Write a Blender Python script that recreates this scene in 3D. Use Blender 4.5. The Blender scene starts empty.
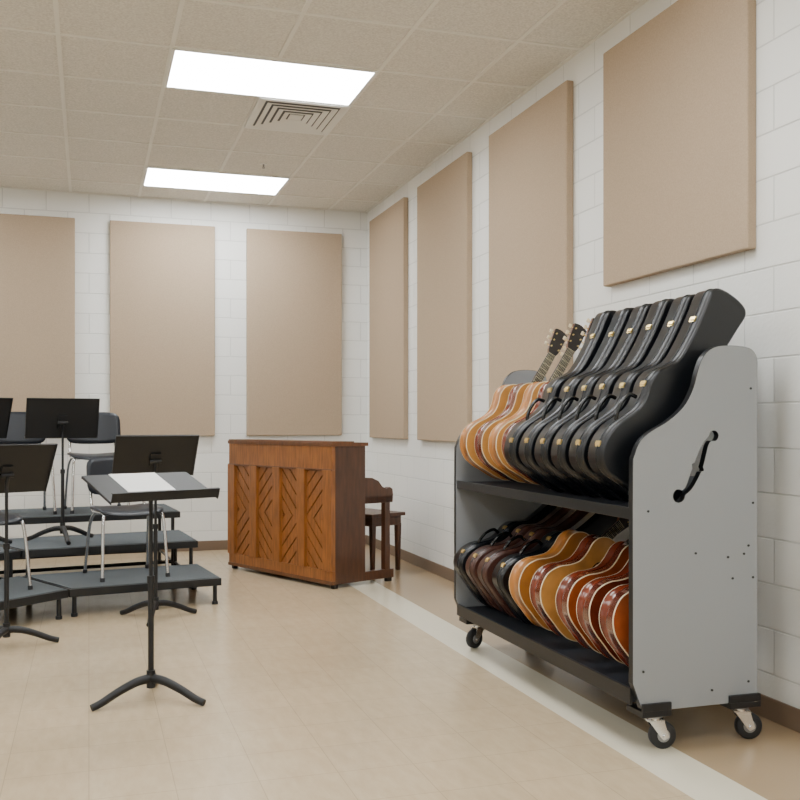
import bpy, bmesh, math, random
from mathutils import Vector, Matrix
random.seed(3)
H=3.29; WX=2.63; BY=9.33; LX=-5.0; FY=-3.6

# ---------------- materials ----------------
def lin(c):
    return tuple(((x/255)/12.92 if x/255<=0.04045 else (((x/255)+0.055)/1.055)**2.4) for x in c)+(1,)
def mat(name,rgb,rough=0.5,metal=0.0,var=0.0,scale=20,bump=0.0,bscale=200,stretch=None,coat=0.0,spec=0.5):
    m=bpy.data.materials.new(name); m.use_nodes=True
    nt=m.node_tree; b=nt.nodes['Principled BSDF']
    c=lin(rgb)
    b.inputs['Base Color'].default_value=c
    b.inputs['Roughness'].default_value=rough
    b.inputs['Metallic'].default_value=metal
    b.inputs['Specular IOR Level'].default_value=spec
    if coat: b.inputs['Coat Weight'].default_value=coat; b.inputs['Coat Roughness'].default_value=0.08
    tc=nt.nodes.new('ShaderNodeTexCoord')
    src=tc.outputs['Object']
    if stretch:
        mp=nt.nodes.new('ShaderNodeMapping'); mp.inputs['Scale'].default_value=stretch
        nt.links.new(src,mp.inputs[0]); src=mp.outputs[0]
    if var:
        n=nt.nodes.new('ShaderNodeTexNoise'); n.inputs['Scale'].default_value=scale; n.inputs['Detail'].default_value=6
        nt.links.new(src,n.inputs['Vector'])
        r=nt.nodes.new('ShaderNodeValToRGB')
        r.color_ramp.elements[0].position=0.3; r.color_ramp.elements[1].position=0.7
        r.color_ramp.elements[0].color=tuple(max(0,x*(1-var)) for x in c[:3])+(1,)
        r.color_ramp.elements[1].color=tuple(min(1,x*(1+var)) for x in c[:3])+(1,)
        nt.links.new(n.outputs['Fac'],r.inputs[0]); nt.links.new(r.outputs[0],b.inputs['Base Color'])
    if bump:
        n2=nt.nodes.new('ShaderNodeTexNoise'); n2.inputs['Scale'].default_value=bscale; n2.inputs['Detail'].default_value=3
        nt.links.new(src,n2.inputs['Vector'])
        bp=nt.nodes.new('ShaderNodeBump'); bp.inputs['Strength'].default_value=bump; bp.inputs['Distance'].default_value=0.003
        nt.links.new(n2.outputs['Fac'],bp.inputs['Height']); nt.links.new(bp.outputs[0],b.inputs['Normal'])
    return m

def wallmat(name,axis,rgb):
    m=bpy.data.materials.new(name); m.use_nodes=True; nt=m.node_tree; b=nt.nodes['Principled BSDF']
    tc=nt.nodes.new('ShaderNodeTexCoord'); sp=nt.nodes.new('ShaderNodeSeparateXYZ'); cb=nt.nodes.new('ShaderNodeCombineXYZ')
    nt.links.new(tc.outputs['Object'],sp.inputs[0])
    nt.links.new(sp.outputs[axis],cb.inputs[0]); nt.links.new(sp.outputs['Z'],cb.inputs[1])
    br=nt.nodes.new('ShaderNodeTexBrick'); br.offset=0.5
    br.inputs['Scale'].default_value=1; br.inputs['Brick Width'].default_value=0.366; br.inputs['Row Height'].default_value=0.183
    br.inputs['Mortar Size'].default_value=0.005; br.inputs['Mortar Smooth'].default_value=0.6
    c=lin(rgb); br.inputs['Color1'].default_value=c
    br.inputs['Color2'].default_value=tuple(x*0.975 for x in c[:3])+(1,)
    br.inputs['Mortar'].default_value=tuple(x*0.80 for x in c[:3])+(1,)
    nt.links.new(cb.outputs[0],br.inputs['Vector']); nt.links.new(br.outputs['Color'],b.inputs['Base Color'])
    n=nt.nodes.new('ShaderNodeTexNoise'); n.inputs['Scale'].default_value=60; n.inputs['Detail'].default_value=4
    nt.links.new(tc.outputs['Object'],n.inputs['Vector'])
    mt=nt.nodes.new('ShaderNodeMath'); mt.operation='MULTIPLY'; mt.inputs[1].default_value=0.3
    nt.links.new(n.outputs['Fac'],mt.inputs[0])
    sb=nt.nodes.new('ShaderNodeMath'); sb.operation='SUBTRACT'
    nt.links.new(mt.outputs[0],sb.inputs[0]); nt.links.new(br.outputs['Fac'],sb.inputs[1])
    bp=nt.nodes.new('ShaderNodeBump'); bp.inputs['Strength'].default_value=0.6; bp.inputs['Distance'].default_value=0.006
    nt.links.new(sb.outputs[0],bp.inputs['Height']); nt.links.new(bp.outputs[0],b.inputs['Normal'])
    b.inputs['Roughness'].default_value=0.45
    return m

def floormat():
    m=bpy.data.materials.new('vinyl_tile'); m.use_nodes=True; nt=m.node_tree; b=nt.nodes['Principled BSDF']
    tc=nt.nodes.new('ShaderNodeTexCoord')
    br=nt.nodes.new('ShaderNodeTexBrick'); br.offset=0.0; br.squash=1.0
    br.inputs['Scale'].default_value=1; br.inputs['Brick Width'].default_value=0.272; br.inputs['Row Height'].default_value=0.272
    br.inputs['Mortar Size'].default_value=0.0016; br.inputs['Mortar Smooth'].default_value=0.3
    c=lin((199,179,148))
    br.inputs['Color1'].default_value=c
    br.inputs['Color2'].default_value=tuple(x*0.96 for x in c[:3])+(1,)
    br.inputs['Mortar'].default_value=tuple(x*0.72 for x in c[:3])+(1,)
    nt.links.new(tc.outputs['Object'],br.inputs['Vector'])
    n=nt.nodes.new('ShaderNodeTexNoise'); n.inputs['Scale'].default_value=22; n.inputs['Detail'].default_value=9; n.inputs['Roughness'].default_value=.65
    mp=nt.nodes.new('ShaderNodeMapping'); mp.inputs['Scale'].default_value=(1,0.3,1)
    nt.links.new(tc.outputs['Object'],mp.inputs[0]); nt.links.new(mp.outputs[0],n.inputs['Vector'])
    r=nt.nodes.new('ShaderNodeValToRGB'); r.color_ramp.elements[0].position=.35; r.color_ramp.elements[1].position=.65
    r.color_ramp.elements[0].color=(.90,.885,.86,1); r.color_ramp.elements[1].color=(1.0,1.0,1.0,1)
    nt.links.new(n.outputs['Fac'],r.inputs[0])
    mul=nt.nodes.new('ShaderNodeMix'); mul.data_type='RGBA'; mul.blend_type='MULTIPLY'; mul.inputs[0].default_value=1
    nt.links.new(br.outputs['Color'],mul.inputs[6]); nt.links.new(r.outputs[0],mul.inputs[7])
    sp=nt.nodes.new('ShaderNodeSeparateXYZ'); nt.links.new(tc.outputs['Object'],sp.inputs[0])
    g1=nt.nodes.new('ShaderNodeMath'); g1.operation='GREATER_THAN'; g1.inputs[1].default_value=1.84
    g2=nt.nodes.new('ShaderNodeMath'); g2.operation='GREATER_THAN'; g2.inputs[1].default_value=2.06
    nt.links.new(sp.outputs['X'],g1.inputs[0]); nt.links.new(sp.outputs['X'],g2.inputs[0])
    m1=nt.nodes.new('ShaderNodeMix'); m1.data_type='RGBA'; m1.inputs[7].default_value=lin((220,212,190))
    nt.links.new(g1.outputs[0],m1.inputs[0]); nt.links.new(mul.outputs[2],m1.inputs[6])
    m2=nt.nodes.new('ShaderNodeMix'); m2.data_type='RGBA'; m2.inputs[7].default_value=lin((170,147,117))
    nt.links.new(g2.outputs[0],m2.inputs[0]); nt.links.new(m1.outputs[2],m2.inputs[6])
    nt.links.new(m2.outputs[2],b.inputs['Base Color'])
    b.inputs['Roughness'].default_value=0.22
    bp=nt.nodes.new('ShaderNodeBump'); bp.inputs['Strength'].default_value=0.12; bp.inputs['Distance'].default_value=0.002
    n3=nt.nodes.new('ShaderNodeTexNoise'); n3.inputs['Scale'].default_value=9
    nt.links.new(tc.outputs['Object'],n3.inputs['Vector'])
    nt.links.new(n3.outputs['Fac'],bp.inputs['Height']); nt.links.new(bp.outputs[0],b.inputs['Normal'])
    return m
def emis(name,col,s):
    m=bpy.data.materials.new(name); m.use_nodes=True; nt=m.node_tree
    b=nt.nodes['Principled BSDF']; b.inputs['Emission Color'].default_value=col; b.inputs['Emission Strength'].default_value=s
    b.inputs['Base Color'].default_value=(.9,.9,.9,1)
    return m

M_floor=floormat()
M_wallx=wallmat('painted_block_x','X',(238,238,234))
M_wally=wallmat('painted_block_y','Y',(238,238,234))
M_ceil=mat('ceiling_tile',(221,218,210),0.9,var=0.14,scale=85,bump=0.4,bscale=120)
M_grid=mat('grid_paint',(232,230,223),0.5)
M_base=mat('vinyl_cove',(118,98,80),0.5)
M_fab=mat('panel_fabric',(178,158,135),0.95,var=0.08,scale=150,bump=0.3,bscale=500,spec=0.1)
M_light=emis('diffuser',(0.95,0.98,0.99,1),24)
M_white=mat('white_enamel',(232,232,228),0.4)
M_ventdark=mat('vent_dark',(105,108,110),0.8)
M_grey=mat('grey_laminate',(143,146,149),0.4,var=0.03,scale=300)
M_blackedge=mat('black_edge',(16,17,20),0.4)
M_shelf=mat('shelf_carpet',(24,29,38),0.7,var=0.2,scale=300)
M_blk=mat('black_paint',(14,15,18),0.52)
M_blkcase=mat('black_vinyl',(11,14,19),0.28,bump=0.25,bscale=350)
M_blkcase2=mat('black_vinyl_edge',(7,9,12),0.25)
M_brncase=mat('brown_vinyl',(70,42,34),0.35,bump=0.3,bscale=350)
M_gold=mat('brass',(240,212,140),0.3,metal=1.0)
M_chrome=mat('chrome',(215,215,217),0.18,metal=1.0)
M_steel=mat('steel',(150,152,155),0.35,metal=1.0)
M_trimm=mat('case_trim',(70,74,80),0.35,metal=0.8)
M_rub=mat('rubber',(30,31,34),0.6)
M_oak=mat('golden_oak',(138,84,37),0.42,var=0.3,scale=9,stretch=(6,6,0.8),coat=0.1)
M_oakd=mat('oak_dark',(98,58,27),0.42,var=0.25,scale=9,stretch=(6,6,0.8),coat=0.1)
M_oakg=mat('oak_groove',(50,29,14),0.6,var=0.2,scale=9)
M_oakr=mat('walnut_side',(74,43,24),0.42,var=0.3,scale=8,stretch=(5,5,0.7),coat=0.15)
M_spruce=mat('spruce',(200,142,74),0.28,var=0.10,scale=20,coat=0.35)
M_honey=mat('honey_maple',(180,116,54),0.28,var=0.15,scale=12,coat=0.35)
M_mahog=mat('mahogany',(108,44,24),0.2,var=0.3,scale=12,coat=0.6)
M_rose=mat('rosewood',(62,30,20),0.25,var=0.3,scale=12,coat=0.6)
M_amber=mat('amber_top',(158,76,34),0.22,var=0.2,scale=14,coat=0.6)
M_cream=mat('cream_binding',(232,216,180),0.4)
M_dark=mat('ebony',(30,22,18),0.4)
M_hole=mat('sound_hole',(10,8,7),0.9)
M_neck=mat('neck_wood',(110,66,38),0.35)
M_string=mat('strings',(200,190,160),0.3,metal=1)
M_carpet=mat('riser_carpet',(92,97,100),0.95,var=0.35,scale=260,bump=0.4,bscale=400,spec=0.1)
M_alu=mat('riser_frame',(20,22,25),0.4)
M_plastic=mat('navy_plastic',(20,26,36),0.42)
M_paper=mat('paper',(240,240,238),0.8)

# ---------------- mesh builder ----------------
class MB:
    def __init__(s,name):
        s.name=name; s.v=[]; s.f=[]; s.fm=[]; s.sm=[]; s.mats=[]; s.M=Matrix()
    def mi(s,m):
        if m not in s.mats: s.mats.append(m)
        return s.mats.index(m)
    def add(s,vs,fs,m,smooth=False,L=None):
        o=len(s.v); T=s.M@L if L is not None else s.M
        for p in vs: s.v.append(T@Vector(p))
        ms=m if isinstance(m,list) else [m]*len(fs)
        for f,mm in zip(fs,ms):
            s.f.append([i+o for i in f]); s.fm.append(s.mi(mm)); s.sm.append(smooth)
    def box(s,x0,x1,y0,y1,z0,z1,m,L=None):
        vs=[(x0,y0,z0),(x1,y0,z0),(x1,y1,z0),(x0,y1,z0),(x0,y0,z1),(x1,y0,z1),(x1,y1,z1),(x0,y1,z1)]
        s.add(vs,[(0,3,2,1),(4,5,6,7),(0,1,5,4),(1,2,6,5),(2,3,7,6),(3,0,4,7)],m,False,L)
    def tube(s,path,r,m,n=10,flat=1.0):
        P=[Vector(p) for p in path]; k=len(P)
        rs=r if isinstance(r,(list,tuple)) else [r]*k
        vs=[];fs=[]
        prev=None
        for i,p in enumerate(P):
            d=(P[min(i+1,k-1)]-P[max(i-1,0)]).normalized()
            if prev is None:
                a=Vector((0,0,1)) if abs(d.z)<0.9 else Vector((1,0,0))
                x=d.cross(a).normalized()
            else:
                x=(prev-d*prev.dot(d)).normalized()
            prev=x; y=d.cross(x).normalized()
            for j in range(n):
                t=2*math.pi*j/n
                vs.append(p+x*math.cos(t)*rs[i]+y*math.sin(t)*rs[i]*flat)
        for i in range(k-1):
            for j in range(n):
                a=i*n+j; b=i*n+(j+1)%n
                fs.append((a,b,b+n,a+n))
        s.add(vs,fs,m,True)
        s.add(vs[:n],[tuple(range(n))[::-1]],m); s.add(vs[-n:],[tuple(range(n))],m)
    def cyl(s,p0,p1,r,m,n=20,r1=None):
        s.tube([p0,p1],[r,r if r1 is None else r1],m,n)
    def loft(s,outline,layers,capm0,capm1,smooth=True):
        n=len(outline); nor=[]
        for i in range(n):
            a=Vector(outline[i-1]); c=Vector(outline[(i+1)%n]); d=(c-a)
            if d.length<1e-9: d=Vector((1,0))
            d.normalize(); nor.append(Vector((d.y,-d.x)))
        vs=[]
        for z,o,_ in layers:
            for i in range(n):
                vs.append((outline[i][0]+nor[i].x*o,outline[i][1]+nor[i].y*o,z))
        fs=[];ms=[]
        for l in range(len(layers)-1):
            for i in range(n):
                j=(i+1)%n
                fs.append((l*n+i,l*n+j,(l+1)*n+j,(l+1)*n+i)); ms.append(layers[l+1][2])
        s.add(vs,fs,ms,smooth)
        s.add(vs[:n],[tuple(range(n))[::-1]],capm0); s.add(vs[-n:],[tuple(range(n))],capm1)
    def finish(s,bevel=0,parent=None):
        me=bpy.data.meshes.new(s.name); me.from_pydata([tuple(v) for v in s.v],[],s.f)
        for m in s.mats: me.materials.append(m)
        for p,mi,sm in zip(me.polygons,s.fm,s.sm): p.material_index=mi; p.use_smooth=sm
        me.update()
        o=bpy.data.objects.new(s.name,me); bpy.context.collection.objects.link(o)
        if bevel:
            b=o.modifiers.new('bevel','BEVEL'); b.width=bevel; b.segments=2; b.limit_method='ANGLE'; b.angle_limit=math.radians(50)
        if parent: o.parent=parent
        return o

def catmull(pts,closed=True,k=5):
    n=len(pts); out=[]
    rng=n if closed else n-1
    for i in range(rng):
        if closed: p=[pts[(i+j-1)%n] for j in range(4)]
        else: p=[pts[min(max(i+j-1,0),n-1)] for j in range(4)]
        for a in range(k):
            t=a/k; t2=t*t; t3=t2*t
            out.append(tuple(0.5*((2*p[1][d])+(-p[0][d]+p[2][d])*t+(2*p[0][d]-5*p[1][d]+4*p[2][d]-p[3][d])*t2+(-p[0][d]+3*p[1][d]-3*p[2][d]+p[3][d])*t3) for d in range(len(pts[0]))))
    if not closed: out.append(tuple(pts[-1]))
    return out
def sym(half):
    a=[(s_,-w) for s_,w in half]
    b=[(s_,w) for s_,w in half if w>1e-6][::-1]
    return a+b
def rrect(w,h,r,k=5,cx=0,cy=0):
    out=[]
    for qx,qy,a0 in ((1,-1,-90),(1,1,0),(-1,1,90),(-1,-1,180)):
        for i in range(k+1):
            t=math.radians(a0+90*i/k)
            out.append((cx+qx*(w/2-r)+r*math.cos(t),cy+qy*(h/2-r)+r*math.sin(t)))
    return out

# ---------------- room shell ----------------
def simple(name,b,m,bevel=0):
    o=MB(name); o.box(*b,m); return o.finish(bevel)
simple('floor',(LX-.1,WX+.1,FY-.1,BY+.1,-.1,0),M_floor)
simple('ceiling',(LX-.1,WX+.1,FY-.1,BY+.1,H,H+.1),M_ceil)
simple('wall_back',(LX-.1,WX+.1,BY,BY+.1,0,H),M_wallx)
simple('wall_front',(LX-.1,WX+.1,FY-.1,FY,0,H),M_wallx)
simple('wall_right',(WX,WX+.1,FY,BY,0,H),M_wally)
simple('wall_left',(LX-.1,LX,FY,BY,0,H),M_wally)
simple('baseboard_right',(WX-.012,WX,FY,BY,0,.09),M_base,.003)
simple('baseboard_back',(LX,WX-.012,BY-.012,BY,0,.09),M_base,.003)
simple('baseboard_left',(LX,LX+.012,FY,BY-.012,0,.09),M_base,.003)
# ceiling grid
GX=.598; GY=.66; gx0=.44; gy0=5.55
g=MB('ceiling_grid')
x=gx0-GX*9
xs=[]
while x<WX: 
    if x>LX: xs.append(x)
    x+=GX
ys=[]; y=gy0-GY*14
while y<BY:
    if y>FY: ys.append(y)
    y+=GY
for x in xs: g.box(x-.012,x+.012,FY,BY,H-.006,H,M_grid)
for y in ys: g.box(LX,WX,y-.012,y+.012,H-.0062,H,M_grid)
g.box(WX-.022,WX,FY,BY,H-.007,H,M_grid); g.box(LX,WX,BY-.022,BY,H-.007,H,M_grid)
g.finish()
def troffer(x0,y0):
    o=MB('ceiling_light')
    x1=x0+2*GX; y1=y0+GY
    z=H-.007
    o.box(x0,x1,y0,y0+.02,z-.006,z,M_white); o.box(x0,x1,y1-.02,y1,z-.006,z,M_white)
    o.box(x0,x0+.02,y0+.02,y1-.02,z-.006,z,M_white); o.box(x1-.02,x1,y0+.02,y1-.02,z-.006,z,M_white)
    o.box(x0+.02,x1-.02,y0+.02,y1-.02,z-.003,z,M_light)
    o.finish()
for cx in (gx0,gx0-5*GX):
    for k in range(-3,2):
        troffer(cx,gy0+k*4*GY)
# vent
v=MB('air_vent'); vx0,vx1,vy0,vy1=gx0+GX,gx0+2*GX,gy0+GY,gy0+2*GY
z=H-.007
v.box(vx0,vx1,vy0,vy1,z-.002,z,M_ventdark)
cx=(vx0+vx1)/2; cy=(vy0+vy1)/2
for i,hw in enumerate((.283,.235,.187,.139,.091)):
    hy=hw*GY/GX; w2=.034
    zt=z-.004; zb=z-.010
    o_=[(cx-hw,cy-hy),(cx+hw,cy-hy),(cx+hw,cy+hy),(cx-hw,cy+hy)]
    i_=[(cx-hw+w2,cy-hy+w2),(cx+hw-w2,cy-hy+w2),(cx+hw-w2,cy+hy-w2),(cx-hw+w2,cy+hy-w2)]
    vs=[(a[0],a[1],zb) for a in o_]+[(a[0],a[1],zt) for a in i_]
    vs+= [(a[0],a[1],zb-.003) for a in o_]+[(a[0],a[1],zt-.003) for a in i_]
    fs=[]
    for a in range(4):
        b=(a+1)%4
        fs+=[(a,b,b+4,a+4),(a+8,a+12,b+12,b+8),(a,a+8,b+8,b),(a+4,b+4,b+12,a+12)]
    v.add(vs,fs,M_white)
v.box(cx-.045,cx+.045,cy-.05,cy+.05,z-.010,z-.004,M_white)
v.box(vx0,vx1,vy0,vy0+.02,z-.012,z,M_white);v.box(vx0,vx1,vy1-.02,vy1,z-.012,z,M_white)
v.box(vx0,vx0+.02,vy0+.02,vy1-.02,z-.012,z,M_white);v.box(vx1-.02,vx1,vy0+.02,vy1-.02,z-.012,z,M_white)
v.finish()
s=MB('fire_sprinkler'); sx,sy=1.34,7.83
s.cyl((sx,sy,H),(sx,sy,H-.008),.026,M_white); s.cyl((sx,sy,H-.008),(sx,sy,H-.028),.007,M_steel)
s.tube([(sx,sy,H-.024),(sx+.009,sy,H-.03),(sx,sy,H-.038)],.0025,M_steel,6); s.tube([(sx,sy,H-.024),(sx-.009,sy,H-.03),(sx,sy,H-.038)],.0025,M_steel,6)
s.cyl((sx,sy,H-.037),(sx,sy,H-.040),.011,M_steel)
s.finish()

# acoustic panels
def apanel(b):
    o=MB('acoustic_panel'); o.box(*b,M_fab); ob=o.finish(.006); return ob
T=.045; E=.001
for y0,y1,z0,z1 in ((8.02,9.10,1.06,3.15),(6.54,7.66,1.06,3.15),(5.0,6.14,1.06,3.15),(3.40,4.59,1.92,3.15)):
    apanel((WX-T,WX-E,y0,y1,z0,z1))
for x0,x1 in ((-1.07,-.12),(.183,1.13),(1.431,2.36),(-2.37,-1.42),(-3.7,-2.75)):
    apanel((x0,x1,BY-T,BY-E,1.08,3.05))

# ---------------- guitar rack ----------------
rack=bpy.data.objects.new('guitar_rack',None); bpy.context.collection.objects.link(rack)
prof=[(1.868,.26),(1.868,.6),(1.868,1.02),(1.876,1.085),(1.90,1.135),(1.945,1.17),(2.0,1.198),(2.05,1.232),(2.09,1.272),(2.122,1.33),(2.142,1.395),(2.165,1.445),(2.205,1.478),(2.26,1.488),(2.33,1.486),(2.375,1.476),(2.399,1.445),(2.40,1.40)]
prof_s=[(1.868,.26)]+catmull(prof[1:],False,3)+[(2.40,.165),(2.39,.155),(1.93,.155),(1.905,.165)]
def endpanel(name,y0,y1):
    o=MB(name)
    o.M=Matrix(((1,0,0,0),(0,0,-1,0),(0,1,0,0),(0,0,0,1)))
    out=prof_s[::-1]
    A=sum(out[i-1][0]*out[i][1]-out[i][0]*out[i-1][1] for i in range(len(out)))
    if A<0: out=out[::-1]
    o.loft(out,[(-y1,0,M_grey),(-y1+.0015,.0015,M_blackedge),(-y0-.0015,.0015,M_blackedge),(-y0,0,M_blackedge)],M_grey,M_grey,False)
    return o.finish(0,rack)
np_=endpanel('end_panel_1',3.10,3.128)
fp_=endpanel('end_panel_2',4.88,4.908)
path=catmull([(2.228,1.158),(2.205,1.150),(2.178,1.128),(2.160,1.09),(2.143,1.045),(2.122,1.0),(2.10,.962),(2.07,.938),(2.035,.925)],False,8)
P=[Vector(p) for p in path]; Ls=[0]
for i in range(1,len(P)): Ls.append(Ls[-1]+(P[i]-P[i-1]).length)
tot=Ls[-1]; Lft=[];Rgt=[]
for i,p in enumerate(P):
    d=(P[min(i+1,len(P)-1)]-P[max(i-1,0)]).normalized(); nn=Vector((-d.y,d.x)); q=Ls[i]
    w=.007+.013*math.sin(math.pi*q/tot)**2
    for r_,dd in ((.020,q),(.025,tot-q)):
        if dd<2*r_: w=max(w,math.sqrt(max(r_*r_-(dd-r_)**2,0)))
    if abs(q-tot*.5)<.006: w+=.008
    if q<1e-6 or tot-q<1e-6: w=.004
    Lft.append(p+nn*w); Rgt.append(p-nn*w)
out=[tuple(p) for p in Lft]+[tuple(p) for p in Rgt[::-1]]
A=sum(out[i-1][0]*out[i][1]-out[i][0]*out[i-1][1] for i in range(len(out)))
if A<0: out=out[::-1]
c=MB('cutter'); c.M=Matrix(((1,0,0,0),(0,0,-1,0),(0,1,0,0),(0,0,0,1)))
c.loft(out,[(-3.2,0,M_blackedge),(-3.05,0,M_blackedge)],M_blackedge,M_blackedge,False)
co=c.finish()
bm_=np_.modifiers.new('b','BOOLEAN'); bm_.object=co; bm_.operation='DIFFERENCE'; bm_.solver='EXACT'
bpy.context.view_layer.update()
dg=bpy.context.evaluated_depsgraph_get()
nm=bpy.data.meshes.new_from_object(np_.evaluated_get(dg))
np_.modifiers.clear(); np_.data=nm
bpy.data.objects.remove(co)
o=MB('shelves')
o.box(1.885,2.38,3.128,4.88,.855,.885,M_shelf)
o.box(1.872,1.885,3.128,4.88,.85,.893,M_blackedge)
o.box(1.885,2.38,3.128,4.88,.185,.215,M_shelf)
o.box(1.872,1.885,3.128,4.88,.175,.235,M_blackedge)
o.box(2.38,2.398,3.128,4.88,.20,.30,M_grey)
o.box(2.38,2.398,3.128,4.88,.86,.98,M_grey)
o.box(2.37,2.398,3.128,4.88,1.25,1.35,M_grey)
o.finish(.002,rack)
o=MB('hardware')
for (x,z_) in ((2.36,.74),(2.34,.71),(2.27,.70),(2.29,.62),(2.38,.62),(1.91,.30),(2.36,.23),(2.2,.21),(2.38,.9),(2.37,1.33),(1.93,.88),(2.13,.72)):
    o.cyl((x,3.101,z_),(x,3.097,z_),.0045,M_blackedge,12)
for (x0,x1) in ((1.90,2.02),(2.27,2.405)):
    for (ya,yb) in ((3.085,3.20),(4.81,4.92)):
        o.box(x0,x1,ya,yb,.135,.157,M_blackedge)
        o.box(x0,x1,ya,ya+.012,.157,.185,M_blackedge)
o.finish(.002,rack)
def caster(x,y,ang):
    o=MB('caster')
    o.M=Matrix.Translation((x,y,0))@Matrix.Rotation(ang,4,'Z')
    o.cyl((0,0,.135),(0,0,.118),.032,M_steel); o.cyl((0,0,.118),(0,0,.108),.026,M_chrome)
    for s_ in (-1,1):
        y_=s_*.022
        o.add([(-.03,y_-.002,.112),(.03,y_-.002,.112),(.05,y_-.002,.046),(.03,y_-.002,.035),(.018,y_-.002,.046),
               (-.03,y_+.002,.112),(.03,y_+.002,.112),(.05,y_+.002,.046),(.03,y_+.002,.035),(.018,y_+.002,.046)],
              [(0,1,2,3,4),(9,8,7,6,5),(0,5,6,1),(1,6,7,2),(2,7,8,3),(3,8,9,4),(4,9,5,0)],M_chrome)
    o.box(-.032,.032,-.024,.024,.106,.112,M_chrome)
    cx_=.032
    prof=[(-.0165,.020),(-.0165,.044),(-.011,.05),(.011,.05),(.0165,.044),(.0165,.020)]
    n=32; vs=[];fs=[]
    for (yy,rr) in prof:
        for j in range(n):
            t=2*math.pi*j/n; vs.append((cx_+rr*math.cos(t),yy,.05+rr*math.sin(t)))
    for i in range(len(prof)-1):
        for j in range(n):
            fs.append((i*n+j,i*n+(j+1)%n,(i+1)*n+(j+1)%n,(i+1)*n+j))
    o.add(vs,fs,M_rub,True)
    o.cyl((cx_,-.018,.05),(cx_,.018,.05),.024,M_steel,24); o.cyl((cx_,-.03,.05),(cx_,.03,.05),.006,M_chrome,12)
    o.finish(0,rack)
caster(1.985,3.15,math.radians(-10)); caster(2.36,3.15,math.radians(-15)); caster(1.99,4.86,math.radians(200)); caster(2.35,4.86,math.radians(170))

def lean(bx,bz,yc,phi,yaw=0):
    s_,c_=math.sin(phi),math.cos(phi)
    M=Matrix(((s_,-c_,0,0),(0,0,-1,0),(c_,s_,0,0),(0,0,0,1)))
    return Matrix.Translation((bx,yc,bz))@Matrix.Rotation(yaw,4,'Z')@M
CASE=[(0,0),(0,.08),(.006,.135),(.04,.178),(.11,.200),(.19,.192),(.26,.160),(.32,.138),(.38,.136),(.44,.148),(.50,.138),(.55,.105),(.61,.082),(.74,.080),(.86,.088),(.92,.094),(.950,.088),(.968,.068),(.977,.035),(.979,0)]
def case(name,M,ls,ws,th,m,m2):
    o=MB(name); o.M=M
    out=catmull(sym([(a*ls,b*ws) for a,b in CASE]),True,3)
    h=th/2
    o.loft(out,[(-h,-.009,m),(-h+.003,-.003,m),(-h+.009,0,m),(.014,0,m),(.014,.003,M_trimm),(.0165,.003,M_trimm),(.0165,.002,m2),(.020,.002,m2),(.020,0,m),(h-.009,0,m),(h-.003,-.003,m),(h,-.009,m)],m,m)
    def edge(s_):
        pts=[(a*ls,b*ws) for a,b in CASE]
        for i in range(len(pts)-1):
            if pts[i][0]<=s_<=pts[i+1][0] and pts[i+1][0]>pts[i][0]:
                t=(s_-pts[i][0])/(pts[i+1][0]-pts[i][0]); 
                sl=math.atan2(pts[i+1][1]-pts[i][1],pts[i+1][0]-pts[i][0])
                return pts[i][1]*(1-t)+pts[i+1][1]*t,sl
        return .1,0
    for s_ in (.10*ls,.43*ls,.80*ls):
        w,sl=edge(s_)
        L=Matrix.Translation((s_,w,0.012))@Matrix.Rotation(sl,4,'Z')
        o.box(-.011,.011,-.004,.005,-.014,.018,M_gold,L)
        o.box(-.005,.005,.004,.010,-.008,.024,M_gold,L)
    s0=.30*ls; w,sl=edge(s0)
    o.tube(catmull([(s0-.06,w+.014,.0),(s0-.05,w+.030,0),(s0,w+.040,0),(s0+.05,w+.028,0),(s0+.06,w-.004,0)],False,4),.008,M_blkcase2,8)
    return o.finish()
ph=math.radians(31)
for k in range(6):
    case('guitar_case',lean(1.925,.950,3.25+.156*k,ph+random.uniform(-.012,.012)),.88,.97,.116,M_blkcase,M_blkcase2)
GB=[(0,0),(0,.06),(.012,.115),(.05,.165),(.115,.193),(.18,.180),(.235,.145),(.285,.124),(.335,.128),(.385,.142),(.43,.136),(.465,.105),(.482,.055),(.485,0)]
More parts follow.
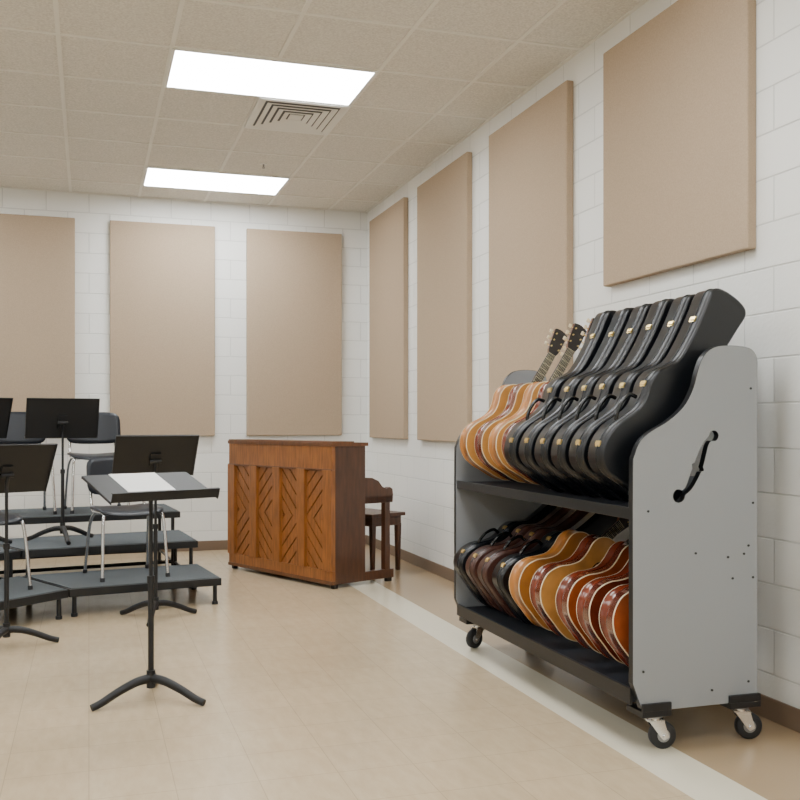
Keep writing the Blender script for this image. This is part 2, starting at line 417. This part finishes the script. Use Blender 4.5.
def guitar(M,total,bs,side,top,back=None):
    o=MB('acoustic_guitar'); o.M=M
    back=back or side
    out=catmull(sym([(a*bs,b*bs) for a,b in GB]),True,4)
    h=.047
    o.loft(out,[(-h,-.003,M_cream),(-h,.0006,M_cream),(-h+.004,.0006,M_cream),(-h+.004,0,side),(h-.004,0,side),(h-.004,.0006,M_cream),(h,.0006,M_cream),(h,-.003,M_cream)],back,top)
    def disc(cx,r0,r1,z,m,n=32):
        vs=[];fs=[]
        for rr in (r0,r1):
            for j in range(n):
                t=2*math.pi*j/n; vs.append((cx+rr*math.cos(t),rr*math.sin(t),z))
        for j in range(n): fs.append((n+j,n+(j+1)%n,(j+1)%n,j)[::-1])
        o.add(vs,fs,m)
    hc=.325*bs
    disc(hc,.0001,.048*bs,h+.0008,M_hole); disc(hc,.048*bs,.051*bs,h+.0012,M_cream); disc(hc,.053*bs,.06*bs,h+.001,M_rose)
    o.box(.145*bs,.175*bs,-.085*bs,.085*bs,h,h+.009,M_dark)
    o.box(.168*bs,.171*bs,-.04,.04,h+.009,h+.013,M_cream)
    pg=catmull([(hc-.05,-.03),(hc-.1,-.06),(hc-.07,-.1),(hc-.0,-.085),(hc+.03,-.06),(hc-.005,-.055)],True,4)
    A=sum(pg[i-1][0]*pg[i][1]-pg[i][0]*pg[i-1][1] for i in range(len(pg)))
    if A<0: pg=pg[::-1]
    o.loft(pg,[(h,0,M_dark),(h+.0015,0,M_dark)],M_dark,M_dark)
    e=.485*bs; nk=total-.155
    o.add([(hc+.05*bs,-.028,h),(nk,-.022,h),(nk,.022,h),(hc+.05*bs,.028,h),(hc+.05*bs,-.028,h+.007),(nk,-.022,h+.007),(nk,.022,h+.007),(hc+.05*bs,.028,h+.007)],
          [(0,3,2,1),(4,5,6,7),(0,1,5,4),(1,2,6,5),(2,3,7,6),(3,0,4,7)],M_dark)
    nf=14
    for i in range(nf):
        s_=nk-(nk-hc-.06)*(1-2**(-i/12.0))/(1-2**(-nf/12.0))
        o.box(s_-.0008,s_+.0008,-.0235,.0235,h+.007,h+.0085,M_string)
    n=8; vs=[];fs=[]
    for (s_,w,d) in ((e-.005,.028,.05),(e+.03,.027,.022),(nk,.022,.018)):
        for j in range(n+1):
            t=math.pi*j/n; vs.append((s_,w*math.cos(t),h-d*math.sin(t)))
    for i in range(2):
        for j in range(n): a=i*(n+1)+j; fs.append((a,a+1,a+n+2,a+n+1))
    o.add(vs,fs,M_neck,True)
    L=Matrix.Translation((nk,0,h+.004))@Matrix.Rotation(math.radians(13),4,'Y')
    hs=[(0,-.022),(.02,-.03),(.06,-.036),(.145,-.039),(.152,-.02),(.155,0),(.152,.02),(.145,.039),(.06,.036),(.02,.03),(0,.022)]
    oM=o.M; o.M=oM@L
    o.loft(hs,[(-.014,0,M_neck),(0,0,M_neck)],M_neck,M_dark,False)
    for s_ in (.04,.08,.12):
        for q in (-1,1):
            o.cyl((s_,q*.024,0),(s_,q*.024,.008),.004,M_gold,8)
            o.cyl((s_,q*.03,-.007),(s_,q*.052,-.007),.003,M_gold,8)
            o.box(s_-.009,s_+.009,min(q*.048,q*.062),max(q*.048,q*.062),-.011,-.003,M_cream)
    o.M=oM
    for i in range(6):
        yb=-.0275+.011*i; yn=-.018+.0072*i
        o.tube([(.17*bs,yb,h+.013),(nk,yn,h+.010)],.0007,M_string,4)
    return o.finish()
guitar(lean(1.965,.950,4.185,ph),.88,1.0,M_mahog,M_honey)
guitar(lean(1.965,.950,4.345,ph),.89,1.0,M_honey,M_spruce,M_mahog)
guitar(lean(1.965,.950,4.525,ph),.88,1.0,M_mahog,M_spruce)
guitar(lean(1.965,.950,4.73,ph),.87,1.0,M_honey,M_spruce,M_rose)
p2=math.radians(54); p3=math.radians(51)
lz=.338
case('guitar_case',lean(1.905,lz+.005,4.79,p2),.79,.86,.12,M_blkcase,M_blkcase2)
case('guitar_case',lean(1.905,lz+.005,4.62,p2),.79,.86,.11,M_brncase,M_blkcase2)
case('guitar_case',lean(1.905,lz+.005,4.46,p2),.79,.86,.11,M_brncase,M_blkcase2)
case('guitar_case',lean(1.905,lz+.005,4.27,p2),.79,.86,.12,M_blkcase,M_blkcase2)
yw=math.radians(4)
guitar(lean(1.905,lz,4.08,p3,yw),.77,.95,M_honey,M_honey)
guitar(lean(1.905,lz,3.86,p3,yw),.77,.95,M_mahog,M_spruce)
guitar(lean(1.905,lz,3.61,p3,yw),.77,.95,M_mahog,M_amber,M_mahog)
guitar(lean(1.905,lz,3.43,p3,yw),.77,.95,M_mahog,M_mahog)
guitar(lean(1.905,lz,3.25,p3,yw),.77,.95,M_mahog,M_amber)

# ---------------- piano ----------------
p=MB('upright_piano')
ex=Vector((.407,-.914,0)).normalized(); ey=Vector((-ex.y,ex.x,0))
W=1.39; PH=1.06
O=Vector((1.668,6.85,0))-ex*W
p.M=Matrix(((ex.x,ey.x,0,O.x),(ex.y,ey.y,0,O.y),(0,0,1,0),(0,0,0,1)))
p.box(.0,W,.03,.31,.03,PH-.03,M_oakr)
p.box(-.012,W+.012,-.005,.33,PH-.03,PH-.004,M_oakd)
p.box(-.006,W+.006,.0,.2,PH-.006,PH+.006,M_oakd)
p.box(0,W,.0,.03,.86,PH-.03,M_oak)
p.box(-.003,W+.003,-.008,.0,.852,.866,M_oakd)
p.box(0,W,.0,.03,.03,.13,M_oak)
p.box(-.004,W+.004,-.006,.03,.03,.055,M_oakd)
pw=.10; gap=(W-5*pw)/4
for k in range(5):
    x0=k*(gap+pw)
    p.box(x0,x0+pw,-.014,.03,.13,.86,M_oak)
def clipz(poly,zc,keep_above):
    out=[]
    for i in range(len(poly)):
        a=poly[i-1]; b=poly[i]
        ia=(a[1]>=zc)==keep_above; ib=(b[1]>=zc)==keep_above
        if ia!=ib:
            t=(zc-a[1])/(b[1]-a[1]); out.append((a[0]+(b[0]-a[0])*t,zc))
        if ib: out.append(b)
    return out
for k in range(4):
    x0=k*(gap+pw)+pw; x1=x0+gap; zlo,zhi=.13,.86; zm=.50
    p.box(x0,x1,.026,.03,zlo,zhi,M_oakg)
    for (za,zb,sg) in ((zlo,zm,1 if k%2==0 else -1),(zm,zhi,-1 if k%2==0 else 1)):
        zz=za-gap*1.3
        while zz<zb+gap*1.3:
            h=.085
            if sg>0: poly=[(x0,zz),(x1,zz+gap*1.0),(x1,zz+gap*1.0+h),(x0,zz+h)]
            else: poly=[(x0,zz+gap*1.0),(x1,zz),(x1,zz+h),(x0,zz+gap*1.0+h)]
            poly=clipz(poly,za,True)
            if len(poly)>2: poly=clipz(poly,zb,False)
            if len(poly)>2:
                n=len(poly)
                vs=[(a,.012,b) for a,b in poly]+[(a,.028,b) for a,b in poly]
                fs=[tuple(range(n))]+[(i,(i+1)%n,(i+1)%n+n,i+n) for i in range(n)]
                p.add(vs,fs,M_oak)
            zz+=.106
p.box(0,W,.31,.58,.60,.655,M_oakr)
for xa in (0,W-.05):
    pr=[(.31,.60),(.58,.60),(.585,.66),(.58,.70),(.555,.715),(.52,.705),(.48,.72),(.44,.765),(.38,.79),(.31,.795)]
    n=len(pr)
    vs=[(xa,a,b) for a,b in pr]+[(xa+.05,a,b) for a,b in pr]
    fs=[tuple(range(n))[::-1],tuple(range(n,2*n))]+[(i,(i+1)%n,(i+1)%n+n,i+n) for i in range(n)]
    p.add(vs,fs,M_oakr)
    p.box(xa+.002,xa+.048,.505,.555,.09,.60,M_oakr)
    p.box(xa,xa+.05,.31,.59,.03,.095,M_oakr)
    p.box(xa+.01,xa+.04,.02,.06,0,.03,M_dark); p.box(xa+.01,xa+.04,.53,.58,0,.03,M_dark)
p.box(.05,W-.05,.31,.40,.655,.78,M_oakr)
p.box(.08,W-.08,.41,.55,.655,.672,M_cream)
for i in range(51):
    if i%7 in (2,6): continue
    xx=.08+(W-.16)*(i+1)/52
    p.box(xx-.005,xx+.005,.41,.495,.672,.683,M_dark)
p.finish(.004)
# bench
b=MB('piano_bench'); bc=Vector((2.15,7.88,0))
b.M=Matrix(((ex.x,ey.x,0,bc.x),(ex.y,ey.y,0,bc.y),(0,0,1,0),(0,0,0,1)))
b.box(-.38,.38,-.18,.18,.445,.472,M_oakr); b.box(-.355,.355,-.155,.155,.37,.445,M_oakr)
for sx in (-1,1):
    for sy in (-1,1):
        x,y=sx*.335,sy*.135; t=.022; q=.015
        b.add([(x-q,y-q,0),(x+q,y-q,0),(x+q,y+q,0),(x-q,y+q,0),(x-t,y-t,.38),(x+t,y-t,.38),(x+t,y+t,.38),(x-t,y+t,.38)],
              [(0,3,2,1),(4,5,6,7),(0,1,5,4),(1,2,6,5),(2,3,7,6),(3,0,4,7)],M_oakr)
b.finish(.004)

# ---------------- risers ----------------
P0=(.84,6.52);P1=(-.115,6.35);P2=(-1.315,5.294)
Q0=(.76,7.21);Q1=(-.43,7.005);Q2=(-1.777,5.819)
R0=(.70,7.96);R1=(-.767,7.707);R2=(-2.272,6.38)
S0=(.64,8.72);S1=(-1.08,8.45);S2=(-2.76,6.93)
def deck(quad,z,name='choir_riser'):
    o=MB(name)
    A=sum(quad[i-1][0]*quad[i][1]-quad[i][0]*quad[i-1][1] for i in range(4))
    if A<0: quad=quad[::-1]
    cx=sum(q[0] for q in quad)/4; cy=sum(q[1] for q in quad)/4
    quad=[(a+(cx-a)*.006,b_+(cy-b_)*.006) for a,b_ in quad]
    def pr(pts,z0,z1,m):
        vs=[(a,b_,z0) for a,b_ in pts]+[(a,b_,z1) for a,b_ in pts]
        o.add(vs,[(3,2,1,0),(4,5,6,7)]+[(i,(i+1)%4,(i+1)%4+4,i+4) for i in range(4)],m)
    pr(quad,z-.055,z-.006,M_alu)
    ins=[(a+(cx-a)*.02,b_+(cy-b_)*.02) for a,b_ in quad]
    pr(ins,z-.006,z,M_carpet)
    for a,b_ in quad:
        x=a+(cx-a)*.07; y=b_+(cy-b_)*.09
        o.cyl((x,y,0),(x,y,z-.055),.014,M_alu,12); o.cyl((x,y,0),(x,y,.02),.02,M_rub,12)
    if z>.2:
        for i in range(4):
            a=quad[i]; c_=quad[(i+1)%4]
            pa=(a[0]+(cx-a[0])*.07,a[1]+(cy-a[1])*.09,.1); pb=(c_[0]+(cx-c_[0])*.07,c_[1]+(cy-c_[1])*.09,.1)
            o.cyl(pa,pb,.009,M_alu,8)
    o.finish(.003)
deck([P0,P1,Q1,Q0],.18); deck([P1,P2,Q2,Q1],.18)
deck([Q0,Q1,R1,R0],.35); deck([Q1,Q2,R2,R1],.35)
deck([R0,R1,S1,S0],.50); deck([R1,R2,S2,S1],.50)

# ---------------- music stands ----------------
def stand(x,y,z0,dz,yaw,tilt,paper=False,legrot=0):
    o=MB('music_stand')
    o.M=Matrix.Translation((x,y,z0))@Matrix.Rotation(yaw,4,'Z')
    top=dz-z0
    o.cyl((0,0,.06),(0,0,top*.55),.0125,M_blk,16); o.cyl((0,0,top*.55),(0,0,top*.55+.03),.017,M_blk,16)
    o.cyl((0,0,top*.5),(0,0,top-.06),.0085,M_blk,12)
    o.cyl((0,0,.055),(0,0,.13),.019,M_blk,16)
    for k in range(3):
        a=legrot+k*2*math.pi/3; c_,s_=math.cos(a),math.sin(a)
        path=catmull([(.01*c_,.01*s_,.095),(.07*c_,.07*s_,.088),(.15*c_,.15*s_,.06),(.22*c_,.22*s_,.028),(.265*c_,.265*s_,.0145)],False,4)
        o.tube(path,[.020-.005*i/(len(path)-1) for i in range(len(path))],M_blk,10)
    ct,st=math.cos(tilt),math.sin(tilt)
    L=Matrix(((-1,0,0,0),(0,-st,ct,0),(0,ct,st,top),(0,0,0,1)))
    oM=o.M; o.M=oM@L
    o.loft(rrect(.50,.30,.012),[(-.001,0,M_blk),(.0015,0,M_blk)],M_blk,M_blk,False)
    o.box(-.25,.25,-.152,-.149,-.001,.040,M_blk)
    o.box(-.25,.25,-.152,-.140,.037,.040,M_blk)
    o.box(-.25,.25,.147,.15,-.012,.0,M_blk)
    for sx in (-1,1): o.box(min(sx*.25,sx*.247),max(sx*.25,sx*.247),-.15,.15,-.010,.0,M_blk)
    o.box(-.03,.03,-.08,.02,-.014,-.001,M_blk)
    o.cyl((-.035,-.03,-.02),(.035,-.03,-.02),.014,M_blk,16)
    if paper:
        o.box(-.13,.09,-.12,.149,.002,.004,M_paper)
    o.M=oM
    o.tube([(0,0,top-.10),(0,-.02*ct,top-.045)],.0085,M_blk,10)
    return o.finish()
stand(.256,4.36,0,.925,math.radians(180+24),math.radians(71),True,math.radians(-2))
stand(.39,6.17,0,1.0,math.radians(8),math.radians(32),False,math.radians(10))
stand(-.18,7.43,.35,1.235,math.radians(10),math.radians(18),False,math.radians(30))
stand(-.42,5.62,0,.955,math.radians(28),math.radians(28),False,math.radians(-20))
stand(-.75,7.25,.35,1.235,math.radians(30),math.radians(20),False,math.radians(0))

# ---------------- chairs ----------------
def chair(x,y,z0,yaw):
    o=MB('school_chair')
    o.M=Matrix.Translation((x,y,z0))@Matrix.Rotation(yaw,4,'Z')
    r=.0105
    def shell(fn,nu=12,nv=8,th=.012):
        vs=[];fs=[]
        for i in range(nu+1):
            for j in range(nv+1):
                vs.append(fn(i/nu*2-1,j/nv*2-1))
        k=len(vs)
        for a in list(vs): vs.append((a[0],a[1]+.0,a[2]-th) if fn is seat else (a[0],a[1]+th,a[2]))
        for i in range(nu):
            for j in range(nv):
                a=i*(nv+1)+j; q=(a,a+nv+1,a+nv+2,a+1)
                fs.append(q); fs.append(tuple(t+k for t in q[::-1]))
        ring=[i*(nv+1) for i in range(nu+1)]+[nu*(nv+1)+j for j in range(1,nv+1)]+[i*(nv+1)+nv for i in range(nu-1,-1,-1)]+[j for j in range(nv-1,0,-1)]
        for i in range(len(ring)):
            a=ring[i]; b_=ring[(i+1)%len(ring)]; fs.append((b_,a,a+k,b_+k))
        o.add(vs,fs,M_plastic,True)
    def sq(u,v,p=5):
        m=(abs(u)**p+abs(v)**p)**(1/p) if (u or v) else 1
        mx=max(abs(u),abs(v)); f=mx/m if m else 1
        return u*f,v*f
    def seat(u,v):
        a,b_=sq(u,v); return (.215*a,.20*b_,.44+.018*a*a-.02*max(0,-b_-.5)*2+.01*max(0,b_)**2)
    def back(u,v):
        a,b_=sq(u,v); return (.215*a,.215-.035*a*a+.03*b_,.66+.13*b_)
    shell(seat); shell(back)
    for s_ in (-1,1):
        o.tube(catmull([(s_*.215,-.21,0),(s_*.20,-.17,.36),(s_*.185,-.13,.425),(s_*.18,.05,.425),(s_*.18,.17,.43),(s_*.18,.215,.50),(s_*.175,.235,.62),(s_*.175,.255,.75)],False,4),r,M_chrome,10)
        o.tube(catmull([(s_*.215,.24,0),(s_*.20,.17,.33),(s_*.18,.10,.42)],False,4),r,M_chrome,10)
        o.cyl((s_*.215,-.21,0),(s_*.214,-.207,.025),.015,M_rub,10); o.cyl((s_*.215,.24,0),(s_*.213,.235,.025),.015,M_rub,10)
    o.cyl((-.18,-.1,.422),(.18,-.1,.422),.009,M_chrome,10); o.cyl((-.18,.1,.422),(.18,.1,.422),.009,M_chrome,10)
    o.finish()
chair(.24,6.80,.18,math.radians(14))
chair(.06,8.18,.50,math.radians(8))
chair(-.50,8.08,.50,math.radians(12))
chair(-.64,6.42,.18,math.radians(38))

# ---------------- camera ----------------
cam=bpy.data.cameras.new('camera'); co=bpy.data.objects.new('camera',cam); bpy.context.collection.objects.link(co)
cam.sensor_width=36; cam.lens=36*977/800; cam.shift_y=23/800
co.location=(0,0,1.2); co.rotation_euler=(math.radians(90),0,-math.atan2(.3034,.9529))
bpy.context.scene.camera=co
w=bpy.data.worlds.new('world'); bpy.context.scene.world=w; w.use_nodes=True
w.node_tree.nodes['Background'].inputs[0].default_value=(.05,.05,.05,1)
